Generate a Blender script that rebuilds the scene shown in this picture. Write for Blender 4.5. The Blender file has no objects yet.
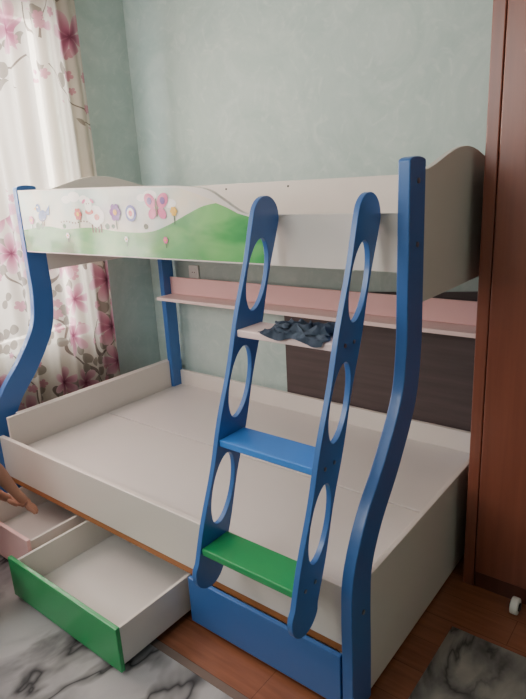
import bpy, bmesh, math, random
from mathutils import Matrix, Vector, noise
random.seed(4)
C = bpy.context.collection
PI = math.pi

# ------------------------------------------------------------------ helpers
def lin(c):
    r = []
    for v in c:
        v = v/255.0
        r.append(v/12.92 if v <= .04045 else ((v+.055)/1.055)**2.4)
    return (r[0], r[1], r[2], 1)

def new_mat(name):
    m = bpy.data.materials.new(name); m.use_nodes = True
    nt = m.node_tree
    return m, nt, nt.nodes['Principled BSDF']

def mat(name, col, rough=.5, var=.08, scale=6., bump=0., coat=0., stretch=(1,1,1), metal=0., col2=None):
    m, nt, b = new_mat(name)
    N, L = nt.nodes, nt.links
    tc = N.new('ShaderNodeTexCoord'); mp = N.new('ShaderNodeMapping')
    mp.inputs['Scale'].default_value = stretch
    no = N.new('ShaderNodeTexNoise'); no.inputs['Scale'].default_value = scale; no.inputs['Detail'].default_value = 5
    L.new(tc.outputs['Object'], mp.inputs[0]); L.new(mp.outputs[0], no.inputs['Vector'])
    mx = N.new('ShaderNodeMix'); mx.data_type = 'RGBA'
    c = lin(col)
    mx.inputs[6].default_value = tuple(v*(1-var) for v in c[:3])+(1,)
    mx.inputs[7].default_value = tuple(min(1, v*(1+var)) for v in c[:3])+(1,)
    fac = no.outputs['Fac']
    if col2:
        mx.inputs[6].default_value = c; mx.inputs[7].default_value = lin(col2)
        rp = N.new('ShaderNodeValToRGB'); rp.color_ramp.elements[0].position = .4; rp.color_ramp.elements[1].position = .6
        L.new(fac, rp.inputs[0]); fac = rp.outputs[0]
    L.new(fac, mx.inputs[0]); L.new(mx.outputs[2], b.inputs['Base Color'])
    b.inputs['Roughness'].default_value = rough
    b.inputs['Metallic'].default_value = metal
    b.inputs['Coat Weight'].default_value = coat
    b.inputs['Coat Roughness'].default_value = .15
    if bump:
        bp = N.new('ShaderNodeBump'); bp.inputs['Strength'].default_value = bump; bp.inputs['Distance'].default_value = .004
        L.new(no.outputs['Fac'], bp.inputs['Height']); L.new(bp.outputs[0], b.inputs['Normal'])
    return m

WORLD = {}
def link(name, bm, m, parent=None, bevel=0., smooth=False, loc=None):
    """bmesh in world coordinates -> object whose origin is at its own centre"""
    xs = [v.co for v in bm.verts]
    lo = Vector([min(v[i] for v in xs) for i in range(3)]); hi = Vector([max(v[i] for v in xs) for i in range(3)])
    c = (lo+hi)/2 if loc is None else Vector(loc)
    bmesh.ops.translate(bm, verts=bm.verts, vec=-c)
    me = bpy.data.meshes.new(name); bm.to_mesh(me); bm.free()
    for mm in (m if isinstance(m, (list, tuple)) else [m]): me.materials.append(mm)
    if smooth:
        for p in me.polygons: p.use_smooth = True
        me.set_sharp_from_angle(angle=math.radians(38))
    o = bpy.data.objects.new(name, me); C.objects.link(o)
    if parent is not None:
        o.parent = parent; o.location = c-WORLD[parent]
    else: o.location = c
    WORLD[o] = c
    if bevel:
        md = o.modifiers.new('bevel', 'BEVEL'); md.width = bevel; md.segments = 2; md.limit_method = 'ANGLE'; md.angle_limit = math.radians(35)
    return o

def add_box(bm, x0, x1, y0, y1, z0, z1, mi=0):
    vs = [bm.verts.new((x, y, z)) for x in (x0, x1) for y in (y0, y1) for z in (z0, z1)]
    for f in ((0,1,3,2),(4,6,7,5),(0,4,5,1),(2,3,7,6),(0,2,6,4),(1,5,7,3)):
        fc = bm.faces.new([vs[i] for i in f]); fc.material_index = mi
def box(name, x0, x1, y0, y1, z0, z1, m, parent=None, bevel=.0025):
    bm = bmesh.new(); add_box(bm, x0, x1, y0, y1, z0, z1)
    return link(name, bm, m, parent, bevel)

def loops_extrude(loops, axis, a0, a1):
    """fill 2D loops (outer first, holes after) and extrude along axis 'x' (loops in y,z) or 'y' (loops in x,z)"""
    bm = bmesh.new(); edges = []
    for lp in loops:
        vs = [bm.verts.new((a0, p[0], p[1]) if axis == 'x' else (p[0], a0, p[1])) for p in lp]
        edges += [bm.edges.new((vs[i], vs[(i+1) % len(vs)])) for i in range(len(vs))]
    r = bmesh.ops.triangle_fill(bm, use_beauty=True, use_dissolve=False, edges=edges)
    fs = [g for g in r['geom'] if isinstance(g, bmesh.types.BMFace)]
    e = bmesh.ops.extrude_face_region(bm, geom=fs)
    vs = [g for g in e['geom'] if isinstance(g, bmesh.types.BMVert)]
    bmesh.ops.translate(bm, verts=vs, vec=((a1-a0), 0, 0) if axis == 'x' else (0, a1-a0, 0))
    bmesh.ops.recalc_face_normals(bm, faces=bm.faces)
    return bm

def catmull(pts, n=8):
    out = []
    P = [pts[0]]+list(pts)+[pts[-1]]
    for i in range(1, len(P)-2):
        for k in range(n):
            t = k/n
            out.append(tuple(.5*((2*P[i][j])+(-P[i-1][j]+P[i+1][j])*t+(2*P[i-1][j]-5*P[i][j]+4*P[i+1][j]-P[i+2][j])*t*t+(-P[i-1][j]+3*P[i][j]-3*P[i+1][j]+P[i+2][j])*t**3) for j in range(len(pts[0]))))
    out.append(tuple(pts[-1])); return out

def add_cyl(bm, p0, p1, r, seg=14, mi=0):
    p0, p1 = Vector(p0), Vector(p1); d = p1-p0
    q = d.to_track_quat('Z', 'Y').to_matrix().to_4x4(); q.translation = (p0+p1)/2
    r_ = bmesh.ops.create_cone(bm, cap_ends=True, segments=seg, radius1=r, radius2=r, depth=d.length, matrix=q)
    for v in r_['verts']:
        for f in v.link_faces: f.material_index = mi

def empty(name, loc, label, cat, group=None):
    o = bpy.data.objects.new(name, None); C.objects.link(o); o.location = loc; o.empty_display_size = .1
    WORLD[o] = Vector(loc)
    return tag(o, label, cat, group)
def tag(o, label, cat, group=None):
    o['label'] = label; o['category'] = cat
    if group: o['group'] = group
    return o
def struct(o): o['kind'] = 'structure'; return o

# ------------------------------------------------------------------ camera
p = dict(cx=2.7093, cy=-2.4551, cz=1.6167, yaw=.6810, pit=.2812, rol=-.0541, f=576.33)
def basis():
    y, t, r = p['yaw'], p['pit'], p['rol']
    fw = Vector((-math.sin(y)*math.cos(t), math.cos(y)*math.cos(t), -math.sin(t)))
    ri = Vector((math.cos(y), math.sin(y), 0)); up = ri.cross(fw)
    return ri*math.cos(r)+up*math.sin(r), -ri*math.sin(r)+up*math.cos(r), fw
a, b, fw = basis()
cam = bpy.data.objects.new('camera', bpy.data.cameras.new('camera')); C.objects.link(cam)
cam.matrix_world = Matrix(((a[0], b[0], -fw[0], p['cx']), (a[1], b[1], -fw[1], p['cy']), (a[2], b[2], -fw[2], p['cz']), (0, 0, 0, 1)))
cam.data.sensor_fit = 'VERTICAL'; cam.data.sensor_height = 24; cam.data.lens = 24*p['f']/699
cam.data.clip_start = .05
bpy.context.scene.camera = cam

# ------------------------------------------------------------------ materials
M_cream = mat('cream_laminate', (218, 211, 204), .3, .02, 3, coat=.2)
M_board = mat('grey_white_board', (208, 203, 199), .33, .03, 4)
M_blue = mat('blue_paint', (56, 106, 174), .36, .05, 4, coat=.3)
M_blue2 = mat('bright_blue_paint', (64, 134, 220), .33, .05, 4, coat=.25)
M_green = mat('green_paint', (40, 154, 90), .35, .06, 5, coat=.25)
M_pink = mat('pink_paint', (240, 194, 192), .45, .04, 4)
M_pink2 = mat('pale_pink_paint', (240, 214, 210), .45, .04, 4)
M_pine = mat('raw_pine', (166, 108, 66), .6, .25, 8, stretch=(1, 8, 12))
M_dark = mat('dark_brown_wood', (74, 62, 62), .5, .45, 5, stretch=(.6, 6, 9))
M_steel = mat('steel', (150, 150, 152), .35, .03, 5, metal=1)
M_white = mat('white_plastic', (225, 225, 220), .4, .02, 5)
M_hole = mat('black_plastic', (20, 20, 22), .5, .1, 5)
M_ceil = mat('white_ceiling_paint', (225, 224, 220), .8, .02, 5)

def wall_mat():
    m, nt, bs = new_mat('mottled_mint_plaster'); N, L = nt.nodes, nt.links
    tc = N.new('ShaderNodeTexCoord')
    n1 = N.new('ShaderNodeTexNoise'); n1.inputs['Scale'].default_value = 2.0; n1.inputs['Detail'].default_value = 8; n1.inputs['Roughness'].default_value = .68; n1.inputs['Distortion'].default_value = 1.8
    n2 = N.new('ShaderNodeTexNoise'); n2.inputs['Scale'].default_value = 8; n2.inputs['Detail'].default_value = 8; n2.inputs['Distortion'].default_value = 3.0
    L.new(tc.outputs['Object'], n1.inputs['Vector']); L.new(tc.outputs['Object'], n2.inputs['Vector'])
    r1 = N.new('ShaderNodeValToRGB'); r1.color_ramp.elements[0].position = .3; r1.color_ramp.elements[0].color = lin((162, 185, 180)); r1.color_ramp.elements[1].position = .7; r1.color_ramp.elements[1].color = lin((187, 204, 199))
    L.new(n1.outputs['Fac'], r1.inputs[0])
    r2 = N.new('ShaderNodeValToRGB'); r2.color_ramp.elements[0].position = .54; r2.color_ramp.elements[0].color = (0, 0, 0, 1); r2.color_ramp.elements[1].position = .72; r2.color_ramp.elements[1].color = (.34, .34, .34, 1)
    L.new(n2.outputs['Fac'], r2.inputs[0])
    mx = N.new('ShaderNodeMix'); mx.data_type = 'RGBA'; L.new(r2.outputs[0], mx.inputs[0]); L.new(r1.outputs[0], mx.inputs[6]); mx.inputs[7].default_value = lin((210, 219, 213))
    L.new(mx.outputs[2], bs.inputs['Base Color']); bs.inputs['Roughness'].default_value = .55
    bp = N.new('ShaderNodeBump'); bp.inputs['Strength'].default_value = .14; bp.inputs['Distance'].default_value = .004; L.new(n2.outputs['Fac'], bp.inputs['Height']); L.new(bp.outputs[0], bs.inputs['Normal'])
    return m
M_wall = wall_mat()

def floor_mat():
    m, nt, bs = new_mat('red_brown_laminate'); N, L = nt.nodes, nt.links
    tc = N.new('ShaderNodeTexCoord')
    br = N.new('ShaderNodeTexBrick'); br.inputs['Scale'].default_value = 1; br.inputs['Brick Width'].default_value = 1.2; br.inputs['Row Height'].default_value = .14
    br.inputs['Mortar Size'].default_value = .001; br.inputs['Color1'].default_value = lin((148, 94, 68)); br.inputs['Color2'].default_value = lin((138, 86, 62)); br.inputs['Mortar'].default_value = lin((98, 58, 40))
    L.new(tc.outputs['Object'], br.inputs['Vector'])
    mp = N.new('ShaderNodeMapping'); mp.inputs['Scale'].default_value = (2, 22, 1); no = N.new('ShaderNodeTexNoise'); no.inputs['Scale'].default_value = 2.5; no.inputs['Detail'].default_value = 6
    L.new(tc.outputs['Object'], mp.inputs[0]); L.new(mp.outputs[0], no.inputs['Vector'])
    mx = N.new('ShaderNodeMix'); mx.data_type = 'RGBA'; mx.blend_type = 'MULTIPLY'; mx.inputs[0].default_value = .4
    rp = N.new('ShaderNodeValToRGB'); rp.color_ramp.elements[0].position = .3; rp.color_ramp.elements[0].color = (.45, .4, .36, 1); rp.color_ramp.elements[1].position = .65
    L.new(no.outputs['Fac'], rp.inputs[0]); L.new(br.outputs['Color'], mx.inputs[6]); L.new(rp.outputs[0], mx.inputs[7]); L.new(mx.outputs[2], bs.inputs['Base Color'])
    bs.inputs['Roughness'].default_value = .24
    return m

def wardrobe_mat(name, c0, c1):
    m, nt, bs = new_mat(name); N, L = nt.nodes, nt.links
    tc = N.new('ShaderNodeTexCoord'); mp = N.new('ShaderNodeMapping'); mp.inputs['Scale'].default_value = (18, 18, .8)
    no = N.new('ShaderNodeTexNoise'); no.inputs['Scale'].default_value = 2; no.inputs['Detail'].default_value = 6; no.inputs['Distortion'].default_value = .4
    L.new(tc.outputs['Object'], mp.inputs[0]); L.new(mp.outputs[0], no.inputs['Vector'])
    rp = N.new('ShaderNodeValToRGB'); rp.color_ramp.elements[0].position = .25; rp.color_ramp.elements[0].color = lin(c0); rp.color_ramp.elements[1].position = .75; rp.color_ramp.elements[1].color = lin(c1)
    L.new(no.outputs['Fac'], rp.inputs[0]); L.new(rp.outputs[0], bs.inputs['Base Color']); bs.inputs['Roughness'].default_value = .3
    return m
M_ward = wardrobe_mat('red_brown_veneer', (120, 68, 54), (136, 80, 62))
M_ward2 = wardrobe_mat('dark_red_brown_veneer', (86, 46, 38), (98, 56, 44))

def marble_rug_mat(name, light, mid, dark, scale, patch, seed, vein=.022, vm=.40, rot=.7):
    m, nt, bs = new_mat(name); N, L = nt.nodes, nt.links
    tc = N.new('ShaderNodeTexCoord'); mp = N.new('ShaderNodeMapping'); mp.inputs['Location'].default_value = (seed, seed*.7, 0); mp.inputs['Rotation'].default_value = (0, 0, rot); mp.inputs['Scale'].default_value = (1, .5, 1)
    L.new(tc.outputs['Object'], mp.inputs[0])
    def nz(s, off, dist, det=5):
        n = N.new('ShaderNodeTexNoise'); n.noise_dimensions = '4D'; n.inputs['W'].default_value = off; n.inputs['Scale'].default_value = s; n.inputs['Detail'].default_value = det; n.inputs['Distortion'].default_value = dist
        L.new(mp.outputs[0], n.inputs['Vector']); return n.outputs['Fac']
    def mth(op, a_, b_):
        n = N.new('ShaderNodeMath'); n.operation = op
        for i, v in enumerate((a_, b_)):
            if isinstance(v, (int, float)): n.inputs[i].default_value = v
            else: L.new(v, n.inputs[i])
        return n.outputs[0]
    v1 = mth('ABSOLUTE', mth('SUBTRACT', nz(scale, 1., 1.0, 4), .5), 0)
    rv = N.new('ShaderNodeValToRGB'); e = rv.color_ramp.elements; e[0].position = 0; e[0].color = (.9, .9, .9, 1); e[1].position = vein*2.6; e[1].color = (0, 0, 0, 1); k_ = e.new(vein*.7); k_.color = (.5, .5, .5, 1); L.new(v1, rv.inputs[0])
    gate = N.new('ShaderNodeValToRGB'); e = gate.color_ramp.elements; e[0].position = vm; e[1].position = vm+.16; L.new(nz(scale*.8, 9., .5, 2), gate.inputs[0])
    k = mth('MULTIPLY', rv.outputs[0], gate.outputs[0])
    pt = N.new('ShaderNodeValToRGB'); e = pt.color_ramp.elements; e[0].position = patch; e[0].color = (0, 0, 0, 1); e[1].position = patch+.10; e[1].color = (1, 1, 1, 1); L.new(nz(scale*.9, 4., 1.4), pt.inputs[0])
    sh_ = N.new('ShaderNodeValToRGB'); e = sh_.color_ramp.elements; e[0].position = .42; e[0].color = lin(light); e[1].position = .66; e[1].color = lin(mid); L.new(nz(scale*1.3, 2., 1.), sh_.inputs[0])
    f = mth('MAXIMUM', k, pt.outputs[0])
    mx = N.new('ShaderNodeMix'); mx.data_type = 'RGBA'; L.new(f, mx.inputs[0]); L.new(sh_.outputs[0], mx.inputs[6]); mx.inputs[7].default_value = lin(dark)
    L.new(mx.outputs[2], bs.inputs['Base Color']); bs.inputs['Roughness'].default_value = .95
    n2 = N.new('ShaderNodeTexNoise'); n2.inputs['Scale'].default_value = 350; L.new(tc.outputs['Object'], n2.inputs['Vector'])
    bp = N.new('ShaderNodeBump'); bp.inputs['Strength'].default_value = .4; bp.inputs['Distance'].default_value = .003; L.new(n2.outputs['Fac'], bp.inputs['Height']); L.new(bp.outputs[0], bs.inputs['Normal'])
    return m

# ------------------------------------------------------------------ room shell
YB = .04; XL = -.22
struct(box('floor', XL-.1, 3.7, -3.7, YB+.1, -.05, 0, floor_mat(), bevel=0))
struct(box('wall_back', XL-.12, 3.8, YB, YB+.1, 0, 2.85, M_wall, bevel=0))
struct(box('wall_right', 3.7, 3.8, -3.7, YB, 0, 2.85, M_wall, bevel=0))
struct(box('wall_front', XL-.12, 3.8, -3.8, -3.7, 0, 2.85, M_wall, bevel=0))
struct(box('ceiling', XL-.12, 3.8, -3.8, YB+.1, 2.85, 2.95, M_ceil, bevel=0))
wy0, wy1, wz0, wz1 = -2.35, -.48, .80, 2.55
bm = bmesh.new()
for q in ((-3.7, wy0, 0, 2.85), (wy1, YB, 0, 2.85), (wy0, wy1, 0, wz0), (wy0, wy1, wz1, 2.85)):
    add_box(bm, XL-.12, XL, *q)
struct(link('wall_left', bm, M_wall))
# window
win = struct(box('window_1', XL-.09, XL-.07, wy0+.05, wy1-.05, wz0+.05, wz1-.05, M_white, bevel=0))
m, nt, bs = new_mat('window_glass'); N, L = nt.nodes, nt.links
tr = N.new('ShaderNodeBsdfTransparent'); gl = N.new('ShaderNodeBsdfGlossy'); gl.inputs['Roughness'].default_value = .02
mx = N.new('ShaderNodeMixShader'); mx.inputs[0].default_value = .06
L.new(tr.outputs[0], mx.inputs[1]); L.new(gl.outputs[0], mx.inputs[2]); L.new(mx.outputs[0], N['Material Output'].inputs[0])
win.data.materials[0] = m
bm = bmesh.new()
for q in ((wy0, wy0+.06, wz0, wz1), (wy1-.06, wy1, wz0, wz1), (wy0+.06, wy1-.06, wz0, wz0+.06), (wy0+.06, wy1-.06, wz1-.06, wz1), ((wy0+wy1)/2-.035, (wy0+wy1)/2+.035, wz0+.06, wz1-.06)):
    add_box(bm, XL-.11, XL-.05, *q)
link('window_frame', bm, M_white, win, bevel=.003)
struct(box('baseboard_back', XL, 3.7, YB-.014, YB, 0, .07, M_ward2))

# ------------------------------------------------------------------ sheer curtain
def curtain_mat():
    m, nt, bs = new_mat('floral_sheer'); N, L = nt.nodes, nt.links
    N.remove(bs)
    uv = N.new('ShaderNodeUVMap')
    def math_(op, *ins):
        n = N.new('ShaderNodeMath'); n.operation = op
        for i, v in enumerate(ins):
            if isinstance(v, (int, float)): n.inputs[i].default_value = v
            else: L.new(v, n.inputs[i])
        return n.outputs[0]
    def noise_(s, w, det=2, dist=0.):
        n = N.new('ShaderNodeTexNoise'); n.noise_dimensions = '4D'; n.inputs['W'].default_value = w; n.inputs['Scale'].default_value = s; n.inputs['Detail'].default_value = det; n.inputs['Distortion'].default_value = dist
        L.new(uv.outputs[0], n.inputs['Vector']); return n.outputs['Fac']
    def flowers(scale, npet, rad, keep, offset, squash=.45, pw=.5):
        mp = N.new('ShaderNodeMapping'); mp.inputs['Location'].default_value = (offset, offset*1.7, 0); L.new(uv.outputs[0], mp.inputs[0])
        vo = N.new('ShaderNodeTexVoronoi'); vo.voronoi_dimensions = '2D'; vo.inputs['Scale'].default_value = scale; vo.inputs['Randomness'].default_value = .75
        L.new(mp.outputs[0], vo.inputs['Vector'])
        su = N.new('ShaderNodeVectorMath'); su.operation = 'SUBTRACT'; L.new(mp.outputs[0], su.inputs[0]); L.new(vo.outputs['Position'], su.inputs[1])
        sx = N.new('ShaderNodeSeparateXYZ'); L.new(su.outputs[0], sx.inputs[0])
        sc = N.new('ShaderNodeSeparateColor'); L.new(vo.outputs['Color'], sc.inputs[0])
        ang = math_('ARCTAN2', sx.outputs[1], sx.outputs[0]); ang = math_('ADD', ang, math_('MULTIPLY', sc.outputs[1], 6.28))
        pet = math_('ABSOLUTE', math_('COSINE', math_('MULTIPLY', ang, npet/2)))
        rr = math_('MULTIPLY', math_('ADD', math_('MULTIPLY', math_('POWER', pet, pw), 1-squash), squash), math_('MULTIPLY', math_('ADD', math_('MULTIPLY', sc.outputs[2], .5), .65), rad))
        ln = math_('SQRT', math_('ADD', math_('MULTIPLY', sx.outputs[0], sx.outputs[0]), math_('MULTIPLY', sx.outputs[1], sx.outputs[1])))
        ins = math_('LESS_THAN', ln, rr); kp = math_('LESS_THAN', sc.outputs[0], keep)
        return math_('MULTIPLY', ins, kp), math_('DIVIDE', ln, rr), pet
    sxyz = N.new('ShaderNodeSeparateXYZ'); L.new(uv.outputs[0], sxyz.inputs[0])
    # sprays gather in clusters, thicker in the lower half and again near the top
    bias = math_('MULTIPLY', math_('SUBTRACT', math_('ABSOLUTE', math_('SUBTRACT', sxyz.outputs[1], 1.75)), .30), .26)
    nz0 = noise_(2.1, .7)
    clus = math_('GREATER_THAN', math_('ADD', nz0, bias), .50)
    clus2 = math_('GREATER_THAN', math_('ADD', nz0, bias), .46)
    f1, d1, p1 = flowers(4.4, 6, .125, .66, 3.3, .24, .8); f2, d2, _ = flowers(11, 5, .028, .35, 7.1); f3, d3, _ = flowers(8, 2, .070, .5, 1.9, .03, 1.6)
    f1 = math_('MULTIPLY', f1, clus); f2 = math_('MULTIPLY', f2, clus2); f3 = math_('MULTIPLY', f3, clus2)
    st = math_('LESS_THAN', math_('ABSOLUTE', math_('SUBTRACT', noise_(2.6, 5., 1, .8), .5)), .008)
    st = math_('MULTIPLY', st, clus2)
    base = lin((206, 196, 184))
    def mixc(f, a_, col):
        n = N.new('ShaderNodeMix'); n.data_type = 'RGBA'; L.new(f, n.inputs[0])
        if isinstance(a_, tuple): n.inputs[6].default_value = a_
        else: L.new(a_, n.inputs[6])
        if isinstance(col, tuple): n.inputs[7].default_value = col
        else: L.new(col, n.inputs[7])
        return n.outputs[2]
    rp = N.new('ShaderNodeValToRGB'); e = rp.color_ramp.elements; e[0].color = lin((112, 62, 80)); e[0].position = .04; e[1].color = lin((206, 172, 176)); e[1].position = .95
    k = e.new(.28); k.color = lin((168, 108, 128)); k = e.new(.65); k.color = lin((192, 144, 156))
    L.new(math_('MULTIPLY', d1, math_('ADD', math_('MULTIPLY', p1, .3), .7)), rp.inputs[0])
    c = mixc(st, base, lin((126, 114, 106))); c = mixc(f3, c, lin((146, 136, 126))); c = mixc(f2, c, lin((188, 138, 148))); c = mixc(f1, c, rp.outputs[0])
    df = N.new('ShaderNodeBsdfDiffuse'); tl = N.new('ShaderNodeBsdfTranslucent'); tr = N.new('ShaderNodeBsdfTransparent')
    L.new(c, df.inputs[0]); L.new(c, tl.inputs[0]); L.new(c, tr.inputs[0])
    m1 = N.new('ShaderNodeMixShader'); m1.inputs[0].default_value = .36; L.new(df.outputs[0], m1.inputs[1]); L.new(tl.outputs[0], m1.inputs[2])
    m2 = N.new('ShaderNodeMixShader'); m2.inputs[0].default_value = .38; L.new(m1.outputs[0], m2.inputs[1]); L.new(tr.outputs[0], m2.inputs[2])
    L.new(m2.outputs[0], N['Material Output'].inputs[0])
    return m
bm = bmesh.new(); uvl = bm.loops.layers.uv.new('UVMap')
ny, nz_ = 300, 40; y0c, y1c, z0c, z1c = -2.5, -.352, .03, 2.72
grid = []
for i in range(ny+1):
    row = []
    y = y0c+(y1c-y0c)*i/ny
    for j in range(nz_+1):
        z = z0c+(z1c-z0c)*j/nz_
        w = math.sin(y*46+1.1*math.sin(y*7)+.5*math.sin(z*1.3))*.6+math.sin(y*83+2+z*.6)*.3
        row.append(bm.verts.new((-.148+.034*w*(.85+.15*z/2.7), y+.006*math.sin(z*3+y*9), z)))
    grid.append(row)
for i in range(ny):
    for j in range(nz_):
        f = bm.faces.new((grid[i][j], grid[i+1][j], grid[i+1][j+1], grid[i][j+1])); f.smooth = True
        for lp, (ii, jj) in zip(f.loops, ((i, j), (i+1, j), (i+1, j+1), (i, j+1))):
            lp[uvl].uv = (1.25*(y0c+(y1c-y0c)*ii/ny)*1.0, (z0c+(z1c-z0c)*jj/nz_))
cur = link('sheer_curtain', bm, curtain_mat(), smooth=False)
tag(cur, 'white sheer curtain with pink flower print hanging at the window', 'curtain')
# rod
bm = bmesh.new(); add_cyl(bm, (-.148, -2.6, 2.74), (-.148, -.3, 2.74), .012)
rod = tag(link('curtain_rod', bm, M_steel, smooth=True), 'steel rod holding the flowered sheer curtain', 'curtain rod')
for y in (-2.55, -.33):
    bm = bmesh.new(); add_box(bm, XL, -.13, y-.01, y+.01, 2.70, 2.735); link('bracket', bm, M_steel, rod)

# ------------------------------------------------------------------ bunk bed
bed = empty('bunk_bed', (1, -.6, 0), 'cream and blue wooden children\'s bunk bed with a painted guard panel', 'bunk bed')
WU = .888; WL = 1.203; X0 = -.062
def post_front(x0, x1):
    cl = catmull([(-.838, 1.655), (-.838, 1.45), (-.838, 1.25), (-.840, 1.10), (-.872, .94), (-.978, .775), (-1.098, .632), (-1.166, .50), (-1.178, .37), (-1.176, .2), (-1.176, 0)], 7)
    L_, R_ = [], []
    for i, c in enumerate(cl):
        q0 = cl[max(0, i-1)]; q1 = cl[min(len(cl)-1, i+1)]
        d = Vector((q1[0]-q0[0], q1[1]-q0[1])).normalized(); n = Vector((-d[1], d[0])); h = .054+.005*min(1, i/40)
        if i == len(cl)-1 or i == 0: n = Vector((1, 0))
        L_.append((c[0]+n[0]*h, c[1]+n[1]*h)); R_.append((c[0]-n[0]*h, c[1]-n[1]*h))
    # rounded top
    top = [(-.838-.054*math.cos(t), 1.655+.012*math.sin(t)) for t in [PI*k/8 for k in range(1, 8)]]
    lp = L_[::-1]+top[::-1]+R_
    return link('front_post', loops_extrude([lp], 'x', x0, x1), M_blue, bed, bevel=.004, smooth=True)
post_front(1.963, 2.0); post_front(X0-.037, X0)
for x0, y0_ in ((-.002, -.088), (1.963, -.105)):
    bm = bmesh.new(); add_box(bm, x0, x0+.037, y0_, 0, 0, 1.60)
    link('back_post', bm, M_blue, bed, bevel=.004)
# front guard panel with swooping top edge
prof = [(X0, 1.343), (1.963, 1.343), (1.963, 1.513), (1.45, 1.513)]
prof += catmull([(1.45, 1.513), (1.38, 1.520), (1.30, 1.562), (1.22, 1.603), (1.10, 1.620), (.9, 1.628), (.5, 1.636), (X0, 1.643)], 6)[1:]
fp = link('front_guard_panel', loops_extrude([prof], 'y', -WU, -WU+.02), M_cream, bed, bevel=.0025, smooth=True)

NFL = [0]
def flat(bm, pts, mi, y):
    NFL[0] += 1; y -= NFL[0]*.00001
    vs = [bm.verts.new((q[0], y, q[1])) for q in pts]
    f = bm.faces.new(vs); f.material_index = mi
    f.normal_update()
    if f.normal.y > 0: f.normal_flip()
def circ(cx, cz, rx, rz=None, n=18, rot=0): 
    rz = rz or rx
    return [(cx+rx*math.cos(t)*math.cos(rot)-rz*math.sin(t)*math.sin(rot), cz+rx*math.cos(t)*math.sin(rot)+rz*math.sin(t)*math.cos(rot)) for t in [2*PI*k/n for k in range(n)]]
def gloss(m):
    b_ = m.node_tree.nodes['Principled BSDF']; b_.inputs['Roughness'].default_value = .16
    b_.inputs['Coat Weight'].default_value = .6; b_.inputs['Coat Roughness'].default_value = .06
    return m
M_sky = gloss(mat('painted_sky', (190, 212, 208), .12, .08, 2.2, col2=(234, 218, 196)))
def grass_mat():
    m, nt, bs = new_mat('painted_grass'); N, L = nt.nodes, nt.links
    tc = N.new('ShaderNodeTexCoord'); no = N.new('ShaderNodeTexNoise'); no.inputs['Scale'].default_value = 3; no.inputs['Detail'].default_value = 3; no.inputs['Distortion'].default_value = .4
    mp = N.new('ShaderNodeMapping'); mp.inputs['Scale'].default_value = (1, 1, 2.6); L.new(tc.outputs['Object'], mp.inputs[0]); L.new(mp.outputs[0], no.inputs['Vector'])
    rp = N.new('ShaderNodeValToRGB'); e = rp.color_ramp.elements; e[0].position = .33; e[0].color = lin((48, 130, 74)); e[1].position = .68; e[1].color = lin((122, 188, 112))
    k = e.new(.5); k.color = lin((76, 160, 88)); L.new(no.outputs['Fac'], rp.inputs[0]); L.new(rp.outputs[0], bs.inputs['Base Color'])
    return gloss(m)
PM = [M_sky, grass_mat()]+[gloss(mat('paint_'+n_, c_, .3, .05, 8)) for n_, c_ in (('white', (246, 244, 240)), ('red', (196, 44, 44)), ('purple', (104, 54, 150)), ('blue', (26, 86, 170)), ('pink', (220, 100, 152)), ('yellow', (236, 184, 50)), ('dark_green', (34, 96, 54)), ('brown', (96, 64, 46)), ('pale_cyan', (150, 196, 200)))]
SKY, GR, WH, RD, PU, BL, PK, YE, DG, BR, CY = range(11)
bm = bmesh.new(); y1 = -WU-.0006
topc = [(x, z-.006) for x, z in catmull([(1.40, 1.519), (1.38, 1.520), (1.30, 1.562), (1.22, 1.603), (1.10, 1.620), (.9, 1.628), (.5, 1.636), (X0+.004, 1.643)], 6)]
rim = [(x, z) for x, z in topc if x < 1.08]
edge = [(1.40, 1.508), (1.36, 1.519), (1.31, 1.540), (1.24, 1.568), (1.16, 1.592)]
gl_ = catmull([(X0+.004, 1.452), (.15, 1.470), (.3, 1.458), (.5, 1.466), (.7, 1.450), (.88, 1.450), (1.0, 1.478), (1.1, 1.515), (1.19, 1.545), (1.26, 1.556)], 6)
flat(bm, [(X0+.004, 1.40), (1.40, 1.40)]+edge+rim, SKY, y1)
flat(bm, [(X0+.004, 1.348), (1.47, 1.348), (1.465, 1.42), (1.45, 1.50), (1.41, 1.507), (1.36, 1.5185), (1.31, 1.5395)]+gl_[::-1], GR, y1-.0004)
y2 = y1-.0009; y3 = y1-.0014; y4 = y1-.0028
for cx, cz, r in ((.34, 1.59, .035), (.40, 1.60, .045), (.47, 1.59, .03), (.86, 1.585, .03), (.91, 1.592, .04), (1.02, 1.56, .035)): flat(bm, circ(cx, cz, r, r*.5), WH, y1-.0004)
for cx, r in ((.08, .022), (.115, .016), (.3, .014), (.62, .016), (.66, .012), (.87, .014)): flat(bm, circ(cx, 1.472, r, r*.8), DG, y2)
for k in range(14): flat(bm, circ(.28+.022*k, 1.49+.004*math.sin(k), .006, .0035, 8), BR, y2)
# small blue bird
bx, bz = .130, 1.520
flat(bm, circ(bx, bz, .036, .026, rot=.3), BL, y3); flat(bm, circ(bx-.028, bz+.036, .020), BL, y3); flat(bm, [(bx+.015, bz+.005), (bx+.07, bz+.050), (bx+.06, bz+.002)], BL, y3)
flat(bm, [(bx-.044, bz+.042), (bx-.066, bz+.032), (bx-.044, bz+.026)], YE, y4); flat(bm, circ(bx-.031, bz+.041, .005), WH, y4)
for s in (-.008, .008): flat(bm, [(bx+s-.003, bz-.018), (bx+s-.003, bz-.050), (bx+s+.003, bz-.050), (bx+s+.003, bz-.018)], BR, y3)
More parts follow.
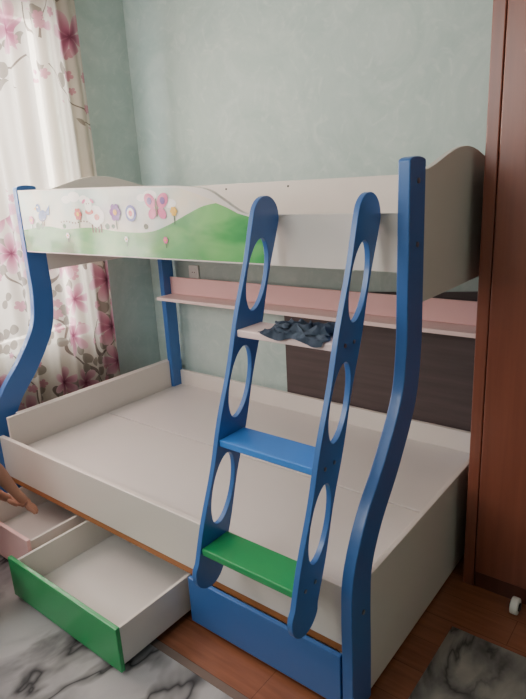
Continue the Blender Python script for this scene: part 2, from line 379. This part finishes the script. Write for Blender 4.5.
# woolly white lamb in a red scarf
lx, lz = .545, 1.515
for s in (-.030, -.01, .014, .032): flat(bm, [(lx+s-.005, lz-.034), (lx+s-.005, lz-.070), (lx+s+.005, lz-.070), (lx+s+.005, lz-.034)], BR, y2-.0003)
for dx, dz, r in ((-.034, 0, .030), (0, .010, .036), (.034, 0, .030), (0, -.014, .034), (-.020, .018, .025), (.022, .018, .025)): flat(bm, circ(lx+dx, lz+dz, r), WH, y3)
flat(bm, circ(lx-.040, lz+.019, .030, .012), RD, y3-.0006); flat(bm, circ(lx+.010, lz-.004, .018, .014), RD, y3-.0006)
flat(bm, circ(lx-.040, lz+.050, .026, .031), WH, y4)
flat(bm, circ(lx-.070, lz+.064, .015, .007, rot=.5), PK, y4-.0004); flat(bm, circ(lx-.010, lz+.064, .015, .007, rot=-.5), PK, y4-.0004)
for s in (-.010, .008): flat(bm, circ(lx-.041+s, lz+.054, .003), BR, y4-.0004)
def flower(cx, cz, r, mi, stem=.05):
    flat(bm, [(cx-.003, cz), (cx-.003, cz-stem), (cx+.003, cz-stem), (cx+.003, cz)], DG, y3)
    for k in range(6): flat(bm, circ(cx+r*.7*math.cos(k*PI/3), cz+r*.7*math.sin(k*PI/3), r*.48, n=10), mi, y4)
    flat(bm, circ(cx, cz, r*.4, n=10), YE, y4-.0004)
flower(.42, 1.525, .024, RD, .06); flower(.685, 1.530, .032, PU, .07); flower(.03, 1.50, .018, PK, .04); flower(1.04, 1.53, .016, YE, .05); flower(.32, 1.43, .012, WH, .03); flower(.98, 1.42, .012, PK, .03); flower(.74, 1.42, .011, WH, .03)
flat(bm, circ(.785, 1.525, .034), BL, y3); flat(bm, circ(.785, 1.525, .022), WH, y4); flat(bm, circ(.785, 1.525, .012), RD, y4-.0004)
fx, fz = .945, 1.545
for s in (-1, 1):
    flat(bm, circ(fx+s*.036, fz+.026, .036, .026, rot=s*.6), PK, y3); flat(bm, circ(fx+s*.028, fz-.022, .026, .020, rot=-s*.6), PK, y3); flat(bm, circ(fx+s*.038, fz+.026, .014), PU, y4)
flat(bm, circ(fx, fz, .007, .036), BR, y4)
link('painted_picture', bm, PM, fp)

# upper bunk structure
def arch_panel(name, x0, x1, z0, zside, zpeak, ya, yb):
    n = 24; pts = [(ya, z0), (yb, z0)]
    for k in range(n+1):
        t = k/n; y = yb+(ya-yb)*t
        pts.append((y, zside+(zpeak-zside)*(math.sin(PI*t)**1.5)))
    return link(name, loops_extrude([pts], 'x', x0, x1), M_cream, bed, bevel=.002, smooth=True)
arch_panel('upper_end_panel', 1.978, 1.998, 1.236, 1.63, 1.70, -.786, -.105)
arch_panel('upper_end_panel', X0-.018, X0, 1.236, 1.63, 1.70, -.786, -.02)
box('back_guard_panel', X0, 1.963, -.110, -.090, 1.30, 1.62, M_cream, bed)
box('upper_side_rail', X0, 1.963, -.868, -.846, 1.345, 1.40, M_cream, bed)
box('upper_bunk_base', X0+.002, 1.961, -.845, -.112, 1.345, 1.361, M_board, bed)
for x in (.62, 1.02, 1.85):
    bm = bmesh.new(); add_cyl(bm, (x, -.1125, 1.595), (x, -.109, 1.595), .005); link('bolt', bm, M_hole, bed)
for z in (1.60, 1.42, .36):
    bm = bmesh.new(); yy = -.838 if z > 1 else -1.17
    add_cyl(bm, (1.998, yy, z), (2.004, yy, z), .008); link('bolt', bm, M_steel, bed, smooth=True)
# lower bunk
box('lower_end_panel', 1.976, 1.996, -1.118, 0, .015, .452, M_cream, bed)
box('lower_end_panel', -.022, -.003, -1.118, 0, .015, .558, M_cream, bed)
box('lower_end_rail', -.002, .016, -1.180, -.090, .37, .556, M_cream, bed)
box('front_rail', X0, 1.963, -WL, -WL+.022, .232, .4475, M_cream, bed)
box('back_rail', 0.036, 1.963, -.022, 0, .25, .478, M_cream, bed)
box('lower_bed_board', .019, 1.974, -.596, -.023, .366, .382, M_board, bed, bevel=.003)
box('lower_bed_board', .019, 1.974, -1.180, -.604, .366, .3815, M_board, bed, bevel=.003)
box('pine_batten', X0, 1.963, -WL+.004, -WL+.024, .200, .231, M_pine, bed)
box('pine_batten', 0.02, 1.963, -.62, -.58, .31, .365, M_pine, bed)
# shelf behind
sh = box('shelf', .035, 1.963, -.155, -.022, .962, .982, M_pink2, bed)
box('shelf_back_board', .035, 1.963, -.034, -.022, .983, 1.088, M_pink, sh)

# dark board behind the bed
pts = [(.875, .02), (2.03, .02)]+[(2.03-(2.03-.875)*k/20, 1.135-.085*(k/20)**.8) for k in range(21)]
o = link('backboard', loops_extrude([pts], 'y', .006, .030), M_dark, bevel=.002)
tag(o, 'dark brown wood-grain board standing against the wall behind the bed', 'board')

# ------------------------------------------------------------------ ladder
SH = -.027
ly = lambda z: -.998+.356*(z-1.319)+SH
lad = empty('bunk_ladder', (1.71, ly(.36), .36), 'blue ladder with oval cut-outs and three differently coloured steps leaning on the bunk bed', 'ladder')
dirv = Vector((.356, 1)).normalized(); nrm = Vector((-dirv[1], dirv[0]))
def lrail(x0, x1):
    A = Vector((ly(.43), .43)); B = Vector((ly(1.508), 1.508)); h = .066
    pts = []
    for k in range(17): t = PI*k/16; pts.append(B+nrm*(-h*math.cos(t))+dirv*(h*1.05*math.sin(t)))
    L_ = (A-B).length; n = 60
    for k in range(1, n): pts.append(B+(A-B)*(k/n)+nrm*(h+.003*math.cos(2*PI*k/n*3.45)-.003))
    for k in range(17): t = PI*k/16; pts.append(A+nrm*(h*math.cos(t))-dirv*(h*1.05*math.sin(t)))
    for k in range(1, n): pts.append(B+(A-B)*(1-k/n)-nrm*(h+.003*math.cos(2*PI*(1-k/n)*3.45)-.003))
    loops = [[tuple(q) for q in pts]]
    for zc in (1.335, 1.006, .676):
        c = Vector((ly(zc), zc))
        loops.append([tuple(c+nrm*(.050*math.cos(t))+dirv*(.118*math.sin(t))) for t in [2*PI*k/40 for k in range(40)]])
    return link('side_rail', loops_extrude(loops, 'x', x0, x1), M_blue, lad, bevel=.003, smooth=True)
r1 = lrail(1.522, 1.540); r2 = lrail(1.893, 1.911)
for z, mm, nm in ((1.178, M_pink2, 'pale pink step'), (.847, M_blue2, 'bright blue step'), (.518, M_green, 'green step')):
    s = box('step', 1.5405, 1.8925, ly(z)-.064, ly(z)+.058, z-.024, z, mm, lad, bevel=.004); s['label'] = nm
for z in (1.166, .835, .506):
    for dy in (-.025, .025):
        bm = bmesh.new(); add_cyl(bm, (1.9108, ly(z)+dy, z), (1.9135, ly(z)+dy, z), .006); link('screw_cap', bm, M_steel, r2, smooth=True)

# ------------------------------------------------------------------ folded jeans on top step
def denim(name, c0, c1):
    m, nt, bs = new_mat(name); N, L = nt.nodes, nt.links
    tc = N.new('ShaderNodeTexCoord'); n1 = N.new('ShaderNodeTexNoise'); n1.inputs['Scale'].default_value = 12; n1.inputs['Detail'].default_value = 6
    wv = N.new('ShaderNodeTexWave'); wv.inputs['Scale'].default_value = 160; wv.bands_direction = 'DIAGONAL'
    L.new(tc.outputs['Object'], n1.inputs['Vector']); L.new(tc.outputs['Object'], wv.inputs['Vector'])
    rp = N.new('ShaderNodeValToRGB'); rp.color_ramp.elements[0].position = .35; rp.color_ramp.elements[0].color = lin(c0); rp.color_ramp.elements[1].position = .68; rp.color_ramp.elements[1].color = lin(c1)
    L.new(n1.outputs['Fac'], rp.inputs[0]); L.new(rp.outputs[0], bs.inputs['Base Color']); bs.inputs['Roughness'].default_value = .95
    bp = N.new('ShaderNodeBump'); bp.inputs['Strength'].default_value = .3; bp.inputs['Distance'].default_value = .001; L.new(wv.outputs[0], bp.inputs['Height']); L.new(bp.outputs[0], bs.inputs['Normal'])
    return m
M_den = denim('denim', (58, 74, 98), (118, 134, 154)); M_seam = denim('denim_seam', (38, 46, 64), (64, 76, 98))
jz = 1.1795; jy0 = ly(1.178)
def sheet(name, corners, z, th, seed, m, parent, hang=0., crump=0.):
    """folded cloth piece: bilinear quad with waves and creases, optional drape over the front edge of the step"""
    bm = bmesh.new(); nx, nyy = 64, 36; g = []
    a_, b_, c_, d_ = [Vector(q) for q in corners]      # back-left, back-right, front-right, front-left (x, y)
    yedge = jy0-.064
    for i in range(nx+1):
        row = []; u = i/nx
        for j in range(nyy+1):
            w = j/nyy
            q = a_*(1-u)*(1-w)+b_*u*(1-w)+c_*u*w+d_*(1-u)*w
            f = noise.fractal(Vector((q.x*22+seed, q.y*22, seed)), 1, 2, 3)
            r_ = max(0, 1-abs(noise.noise(Vector((q.x*26+q.y*12+seed, q.y*30-q.x*8, seed*2))))*3.2)
            e = min(1, min(u, 1-u)*14)*min(1, min(w, 1-w)*9); e = max(0, e)**.5
            x = q.x+(.004+crump*.5)*math.sin(w*9+seed)+crump*.5*f; y = q.y+(.004+crump*.4)*math.sin(u*11+seed); zz = z+.0015+e*(th*(.75+.5*f)+crump*r_)
            zz = max(z+.001, zz)
            if hang and y < yedge-.004:                 # falls over the edge
                ov = (yedge-.004)-y; y = yedge-.006-.005*abs(math.sin(u*12)); zz = zz-ov*1.0
            row.append(bm.verts.new((x, y, zz)))
        g.append(row)
    for i in range(nx):
        for j in range(nyy): bm.faces.new((g[i][j], g[i+1][j], g[i+1][j+1], g[i][j+1]))
    bmesh.ops.solidify(bm, geom=list(bm.faces), thickness=-.0015)
    return link(name, bm, m, parent, smooth=True)
jeans = empty('folded_jeans', (1.75, jy0, jz), 'crumpled blue denim jeans lying on the pink top step of the ladder', 'jeans')
yb_, yf_ = jy0+.048, jy0-.064
l1 = sheet('denim_leg', ((1.648, yb_-.004), (1.860, yb_-.004), (1.866, yf_-.016), (1.632, yf_-.010)), jz, .010, 1.3, M_den, jeans, .02, .008)
l2 = sheet('denim_leg', ((1.680, yb_-.014), (1.856, yb_-.006), (1.862, yf_+.018), (1.694, yf_+.006)), jz+.011, .010, 4.1, M_den, jeans, 0., .014)
sheet('waistband', ((1.655, jy0-.010), (1.690, jy0+.004), (1.740, yf_+.010), (1.695, yf_-.002)), jz+.022, .006, 2.2, M_den, jeans, 0., .003)

# ------------------------------------------------------------------ drawers
def drawer(x0, x1, yf, depth, ztop, mfront, label, lift=.007):
    d = empty('storage_drawer', ((x0+x1)/2, yf+depth/2, 0), label, 'drawer', 'storage drawers under the lower bunk')
    f = box('front_panel', x0, x1, yf-.018, yf, .022, ztop, mfront, d, bevel=.003)
    st = .183
    box('side_panel', x0+.016, x0+.030, yf, yf+depth, .03, st, M_cream, d)
    box('side_panel', x1-.030, x1-.016, yf, yf+depth, .03, st, M_cream, d)
    box('back_panel', x0+.030, x1-.030, yf+depth-.014, yf+depth, .03, st, M_cream, d)
    box('bottom_panel', x0+.030, x1-.030, yf, yf+depth-.014, .040, .048, M_board, d)
    for xx in (x0+.06, x1-.06):
        for yy in (yf+.05, yf+depth-.06):
            bm = bmesh.new(); add_cyl(bm, (xx-.008, yy, lift+.016), (xx+.008, yy, lift+.016), .016); link('caster', bm, M_hole, d, smooth=True)
    return d
drawer(.575, 1.276, -1.535, .60, .203, M_green, 'open under-bed drawer with a green front, pulled out and empty')
drawer(.020, .540, -1.43, .60, .203, M_pink, 'open under-bed drawer with a pink front that the child reaches into')
drawer(1.296, 1.955, -1.215, .60, .216, M_blue, 'closed under-bed drawer with a plain blue front behind the ladder foot', 0.)

# ------------------------------------------------------------------ wardrobe
wd = empty('wardrobe', (2.5, -.2, 0), 'tall red-brown wooden wardrobe at the right beside the bunk bed', 'wardrobe')
bm = bmesh.new(); add_box(bm, 2.046, 2.95, -.405, .02, 0, 2.5)
link('body', bm, M_ward2, wd, bevel=.002)
for x0, x1 in ((2.094, 2.50), (2.505, 2.925)):
    z0, z1 = .075, 2.36
    dr = box('door', x0, x1, -.425, -.4055, z0, z1, M_ward, wd, bevel=.004)
    bm = bmesh.new(); hx = x1-.03 if x0 < 2.3 else x0+.03
    add_cyl(bm, (hx, -.450, .98), (hx, -.450, 1.12), .006); add_cyl(bm, (hx, -.452, .99), (hx, -.423, .99), .005); add_cyl(bm, (hx, -.452, 1.11), (hx, -.423, 1.11), .005)
    link('handle', bm, M_steel, dr, smooth=True)
box('side_strip', 2.047, 2.090, -.420, -.4055, 0.0, 2.48, M_ward, wd, bevel=.004)
box('plinth', 2.094, 2.94, -.414, -.4055, 0, .07, M_ward2, wd)

# ------------------------------------------------------------------ socket
sk = empty('wall_socket', (.185, YB, 1.114), 'white wall socket above the pink shelf behind the bed', 'socket')
box('cover_plate', .143, .227, YB-.012, YB, 1.072, 1.156, M_white, sk, bevel=.004)
bm = bmesh.new(); add_cyl(bm, (.185, YB-.0135, 1.114), (.185, YB-.011, 1.114), .026, 24); link('socket_insert', bm, M_white, sk, smooth=True)
for s in (-.009, .009):
    bm = bmesh.new(); add_cyl(bm, (.185+s, YB-.0145, 1.114), (.185+s, YB-.013, 1.114), .003); link('contact_hole', bm, M_hole, sk)

# ------------------------------------------------------------------ rugs
def rug(name, x0, x1, y0, y1, m, label):
    bm = bmesh.new(); nx = int((x1-x0)/.04); ny_ = int((y1-y0)/.04); g = []
    for i in range(nx+1):
        g.append([bm.verts.new((x0+(x1-x0)*i/nx, y0+(y1-y0)*j/ny_, .0055+.0008*noise.noise(Vector((i*.3, j*.3, 0))))) for j in range(ny_+1)])
    for i in range(nx):
        for j in range(ny_): bm.faces.new((g[i][j], g[i+1][j], g[i+1][j+1], g[i][j+1]))
    bmesh.ops.solidify(bm, geom=list(bm.faces), thickness=.0045)
    return tag(link(name, bm, m, smooth=True), label, 'rug')
rg = rug('marbled_rug', -.05, 1.93, -3.2, -1.395, marble_rug_mat('marble_rug', (218, 216, 218), (150, 150, 156), (44, 44, 50), 2.4, .61, 3.1, .020, .34), 'white and black marble-patterned rug in front of the open drawers')
box('border', -.05, 1.93, -1.395, -1.365, .001, .007, mat('taupe_binding', (112, 96, 88), .9, .1, 30), rg, bevel=.001)
rug('grey_rug', 2.105, 3.5, -2.6, -.685, marble_rug_mat('grey_rug_pile', (206, 200, 190), (150, 145, 141), (84, 81, 82), 4.5, .55, 8.4, .03, .30, .15), 'mottled grey and cream rug on the floor in front of the wardrobe')

# small thing at the wardrobe foot
sw = empty('toy_wheel', (2.27, -.48, 0), 'small pale object with a dark centre on the floor at the wardrobe foot', 'small object')
bm = bmesh.new(); add_cyl(bm, (2.254, -.48, .032), (2.282, -.48, .032), .032, 28); link('tyre', bm, M_white, sw, bevel=.004, smooth=True)
bm = bmesh.new(); add_cyl(bm, (2.250, -.48, .032), (2.287, -.48, .032), .016, 24); link('hub', bm, M_hole, sw, smooth=True)

# ------------------------------------------------------------------ child reaching into the pink drawer
M_skin = mat('skin', (182, 136, 116), .6, .10, 25, bump=.15)
M_shirt = mat('green_cotton', (60, 120, 110), .85, .1, 20)
M_short = mat('navy_cotton', (34, 38, 50), .9, .1, 20)
M_hair = mat('brown_hair', (72, 48, 34), .7, .3, 30, stretch=(1, 1, .2), bump=.5)
S = 1.25
def rs(r): return tuple(v*S for v in r) if isinstance(r, tuple) else (r*S, r*S)
def skin_mesh(name, chains, m, parent, sub=2):
    keys = {}; vs = []; es = []; rad = []; roots = set()
    for ch in chains:
        prev = None
        for n_, (k, pos, r) in enumerate(ch):
            if k not in keys:
                keys[k] = len(vs); vs.append(Vector(pos)-WORLD[parent]); rad.append(rs(r))
                if n_ == 0: roots.add(keys[k])
            if prev is not None: es.append((prev, keys[k]))
            prev = keys[k]
    me = bpy.data.meshes.new(name); me.from_pydata(vs, es, []); o = bpy.data.objects.new(name, me); C.objects.link(o)
    sk_ = o.modifiers.new('skin', 'SKIN'); sk_.use_smooth_shade = True
    for i, r in enumerate(rad): me.skin_vertices[0].data[i].radius = r; me.skin_vertices[0].data[i].use_root = i in roots
    sb = o.modifiers.new('sub', 'SUBSURF'); sb.levels = sub; sb.render_levels = sub
    dg = bpy.context.evaluated_depsgraph_get(); ev = o.evaluated_get(dg)
    me2 = bpy.data.meshes.new_from_object(ev); bpy.data.objects.remove(o)
    o = bpy.data.objects.new(name, me2); C.objects.link(o); me2.materials.clear(); me2.materials.append(m)
    for q in me2.polygons: q.use_smooth = True
    o.parent = parent; WORLD[o] = WORLD[parent].copy()
    return o
LZ = .014
K = Vector((.33, -1.80, .010+LZ))
V = lambda x, y, z: Vector((x, y, z))*S
ch = empty('person', tuple(K), 'small child at the left edge, squatting and reaching an arm into the pink drawer', 'person')
pel = K+V(0, 0, .17); che = K+V(.0, .12, .40); nk = K+V(.01, .16, .485); hd = K+V(.01, .17, .60)
shR = K+V(.095, .15, .445); shL = K+V(-.085, .15, .445)
elR = Vector((.345, -1.450, .515)); wrR = Vector((.325, -1.355, .325)); paR = Vector((.344, -1.326, .262))
elL = K+V(-.12, .26, .33); wrL = K+V(-.07, .33, .22); paL = wrL+V(.01, .030, -.03)
chains = [
 [('pel', pel, (.085, .075)), ('bel', pel.lerp(che, .5), (.078, .066)), ('che', che, (.080, .062)), ('nk0', nk-V(0, .005, .012), .045), ('nk', nk+V(0, 0, .02), .032), ('hd0', hd-V(0, -.01, .045), (.056, .060)), ('hd1', hd+V(0, 0, .02), (.070, .078)), ('hd2', hd+V(0, -.008, .075), (.050, .056))],
 [('che', che, 0), ('shR', shR, .036), ('elR', elR, .028), ('fR', elR.lerp(wrR, .3), .0295), ('fR2', elR.lerp(wrR, .7), .0225), ('wrR', wrR, .0175), ('paR0', wrR.lerp(paR, .5), (.022, .015)), ('paR', paR, (.024, .013))],
 [('che', che, 0), ('shL', shL, .036), ('elL', elL, .025), ('wrL', wrL, .017), ('paL', paL, (.022, .013))]]
LEG = {}
for s, t in ((1, 'R'), (-1, 'L')):
    if s == 1: kn = Vector((.672, -1.668, .205+LZ)); an = Vector((.60, -1.83, .055+LZ)); to = Vector((.665, -1.735, .030+LZ))
    else: kn = K+V(-.12, .15, .235); an = K+V(-.11, -.02, .045); to = K+V(-.12, .09, .022)
    hp = pel+V(s*.06, .03, 0); LEG[t] = (hp, kn, an)
    chains.append([('pel', pel, 0), ('hp'+t, hp, .060), ('kn'+t, kn, .038), ('cf'+t, kn.lerp(an, .4), .036), ('an'+t, an, .026), ('ft'+t, an.lerp(to, .5)-V(0, 0, .004), (.026, .020)), ('to'+t, to, (.026, .015))])
def hand(pa, wr, tg, side):
    d = (pa-wr).normalized(); up = Vector((0, 0, 1)); lat = d.cross(up).normalized(); dn = Vector((0, 0, -1))
    for i, (o_, ln) in enumerate(((-.0165, .036), (-.0055, .042), (.0055, .040), (.0165, .031))):
        o_ *= S; ln *= S
        b0 = pa+lat*o_*.8; b1 = pa+lat*o_*1.15+d*.022; b2 = b1+(d*.9+fwd*.45).normalized()*ln*.48+lat*o_*.12; b3 = b2+(d*.9+fwd*.2).normalized()*ln*.34; b4 = b3+(d*.5+dn*.8-fwd*.2).normalized()*ln*.26
        n_ = tg+str(i); chains.append([(n_+'a', b0, .0085), (n_+'b', b1, .0075), (n_+'c', b2, .0066), (n_+'d', b3, .0060), (n_+'e', b4, .0052)])
    t0 = pa-d*.020+lat*side*.016; t1 = t0+lat*side*.018+d*.012; t2 = t1+lat*side*.006+d*.022; t3 = t2+d*.016
    chains.append([(tg+'t0', t0, .0095), (tg+'t1', t1, .0085), (tg+'t2', t2, .0075), (tg+'t3', t3, .0062)])
fwd = Vector((.5, .8, -.1)).normalized()
hand(paR, wrR, 'fR', -1); hand(paL, wrL, 'fL', 1)
skin_mesh('body', chains, M_skin, ch)
def blob(name, c_, r, m, parent):
    bm = bmesh.new(); mt = Matrix.Translation(c_) @ Matrix.Diagonal((r[0]*S, r[1]*S, r[2]*S, 1)); bmesh.ops.create_uvsphere(bm, u_segments=20, v_segments=14, radius=1, matrix=mt)
    return link(name, bm, m, parent, smooth=True)
for s in (-1, 1):
    e_ = blob('eye', hd+V(s*.024, .066, .018), (.009, .006, .007), M_white, ch)
    blob('pupil', hd+V(s*.024, .071, .018), (.005, .003, .005), M_hole, e_)
    blob('ear', hd+V(s*.068, 0, .010), (.008, .014, .019), M_skin, ch)
blob('nose', hd+V(0, .076, -.002), (.009, .010, .009), M_skin, ch)
blob('mouth', hd+V(0, .066, -.026), (.016, .005, .004), mat('lips', (180, 98, 90), .4), ch)
bm = bmesh.new(); bmesh.ops.create_uvsphere(bm, u_segments=40, v_segments=26, radius=1)
for v in bm.verts:
    n_ = noise.noise(v.co*4)*.03; q = v.co.copy()
    v.co = hd+V(0, -.010, .034)+V(q.x*.080*(1+n_), q.y*.084*(1+n_), q.z*.078*(1+n_))
dl = [v for v in bm.verts if (v.co.y > hd.y+.035*S and v.co.z < hd.z+.048*S) or v.co.z < hd.z-.035*S]
bmesh.ops.delete(bm, geom=dl, context='VERTS'); link('hair', bm, M_hair, ch, smooth=True)
sl = shR.lerp(elR, .5)
skin_mesh('shirt', [[('a', pel+V(0, .01, .03), (.100, .088)), ('b', pel.lerp(che, .5), (.090, .078)), ('c', che, (.090, .072)), ('d', nk-V(0, .005, .022), (.052, .05))],
 [('c', che, 0), ('e', shR, .047), ('f', sl, .040)], [('c', che, 0), ('g', shL, .047), ('h', shL.lerp(elL, .5), .040)]], M_shirt, ch)
skin_mesh('trousers', [[('a', pel+V(0, 0, .01), (.098, .088)), ('b'+t, LEG[t][0], .070), ('c'+t, LEG[t][1], .046), ('e'+t, LEG[t][1].lerp(LEG[t][2], .45), .044), ('d'+t, LEG[t][1].lerp(LEG[t][2], .9), .034)] for t in 'RL'], M_short, ch)

# ------------------------------------------------------------------ light
def area(name, loc, target, size, sy, e, col):
    l = bpy.data.lights.new(name, 'AREA'); l.shape = 'RECTANGLE'; l.size = size; l.size_y = sy; l.energy = e; l.color = col
    o = bpy.data.objects.new(name, l); C.objects.link(o); o.location = loc
    o.rotation_euler = (Vector(target)-Vector(loc)).to_track_quat('-Z', 'Y').to_euler(); return o
area('window_daylight', (-.78, -1.40, 1.9), (.6, -1.05, 1.25), 1.9, 1.9, 430, (1, .99, .975))
area('room_light', (.9, -3.3, 2.3), (.9, 0, 1.9), 1.4, 1.0, 34, (1, .985, .96))
w = bpy.data.worlds.new('world'); bpy.context.scene.world = w; w.use_nodes = True
bg = w.node_tree.nodes['Background']; bg.inputs[0].default_value = (.88, .92, .95, 1); bg.inputs[1].default_value = .6
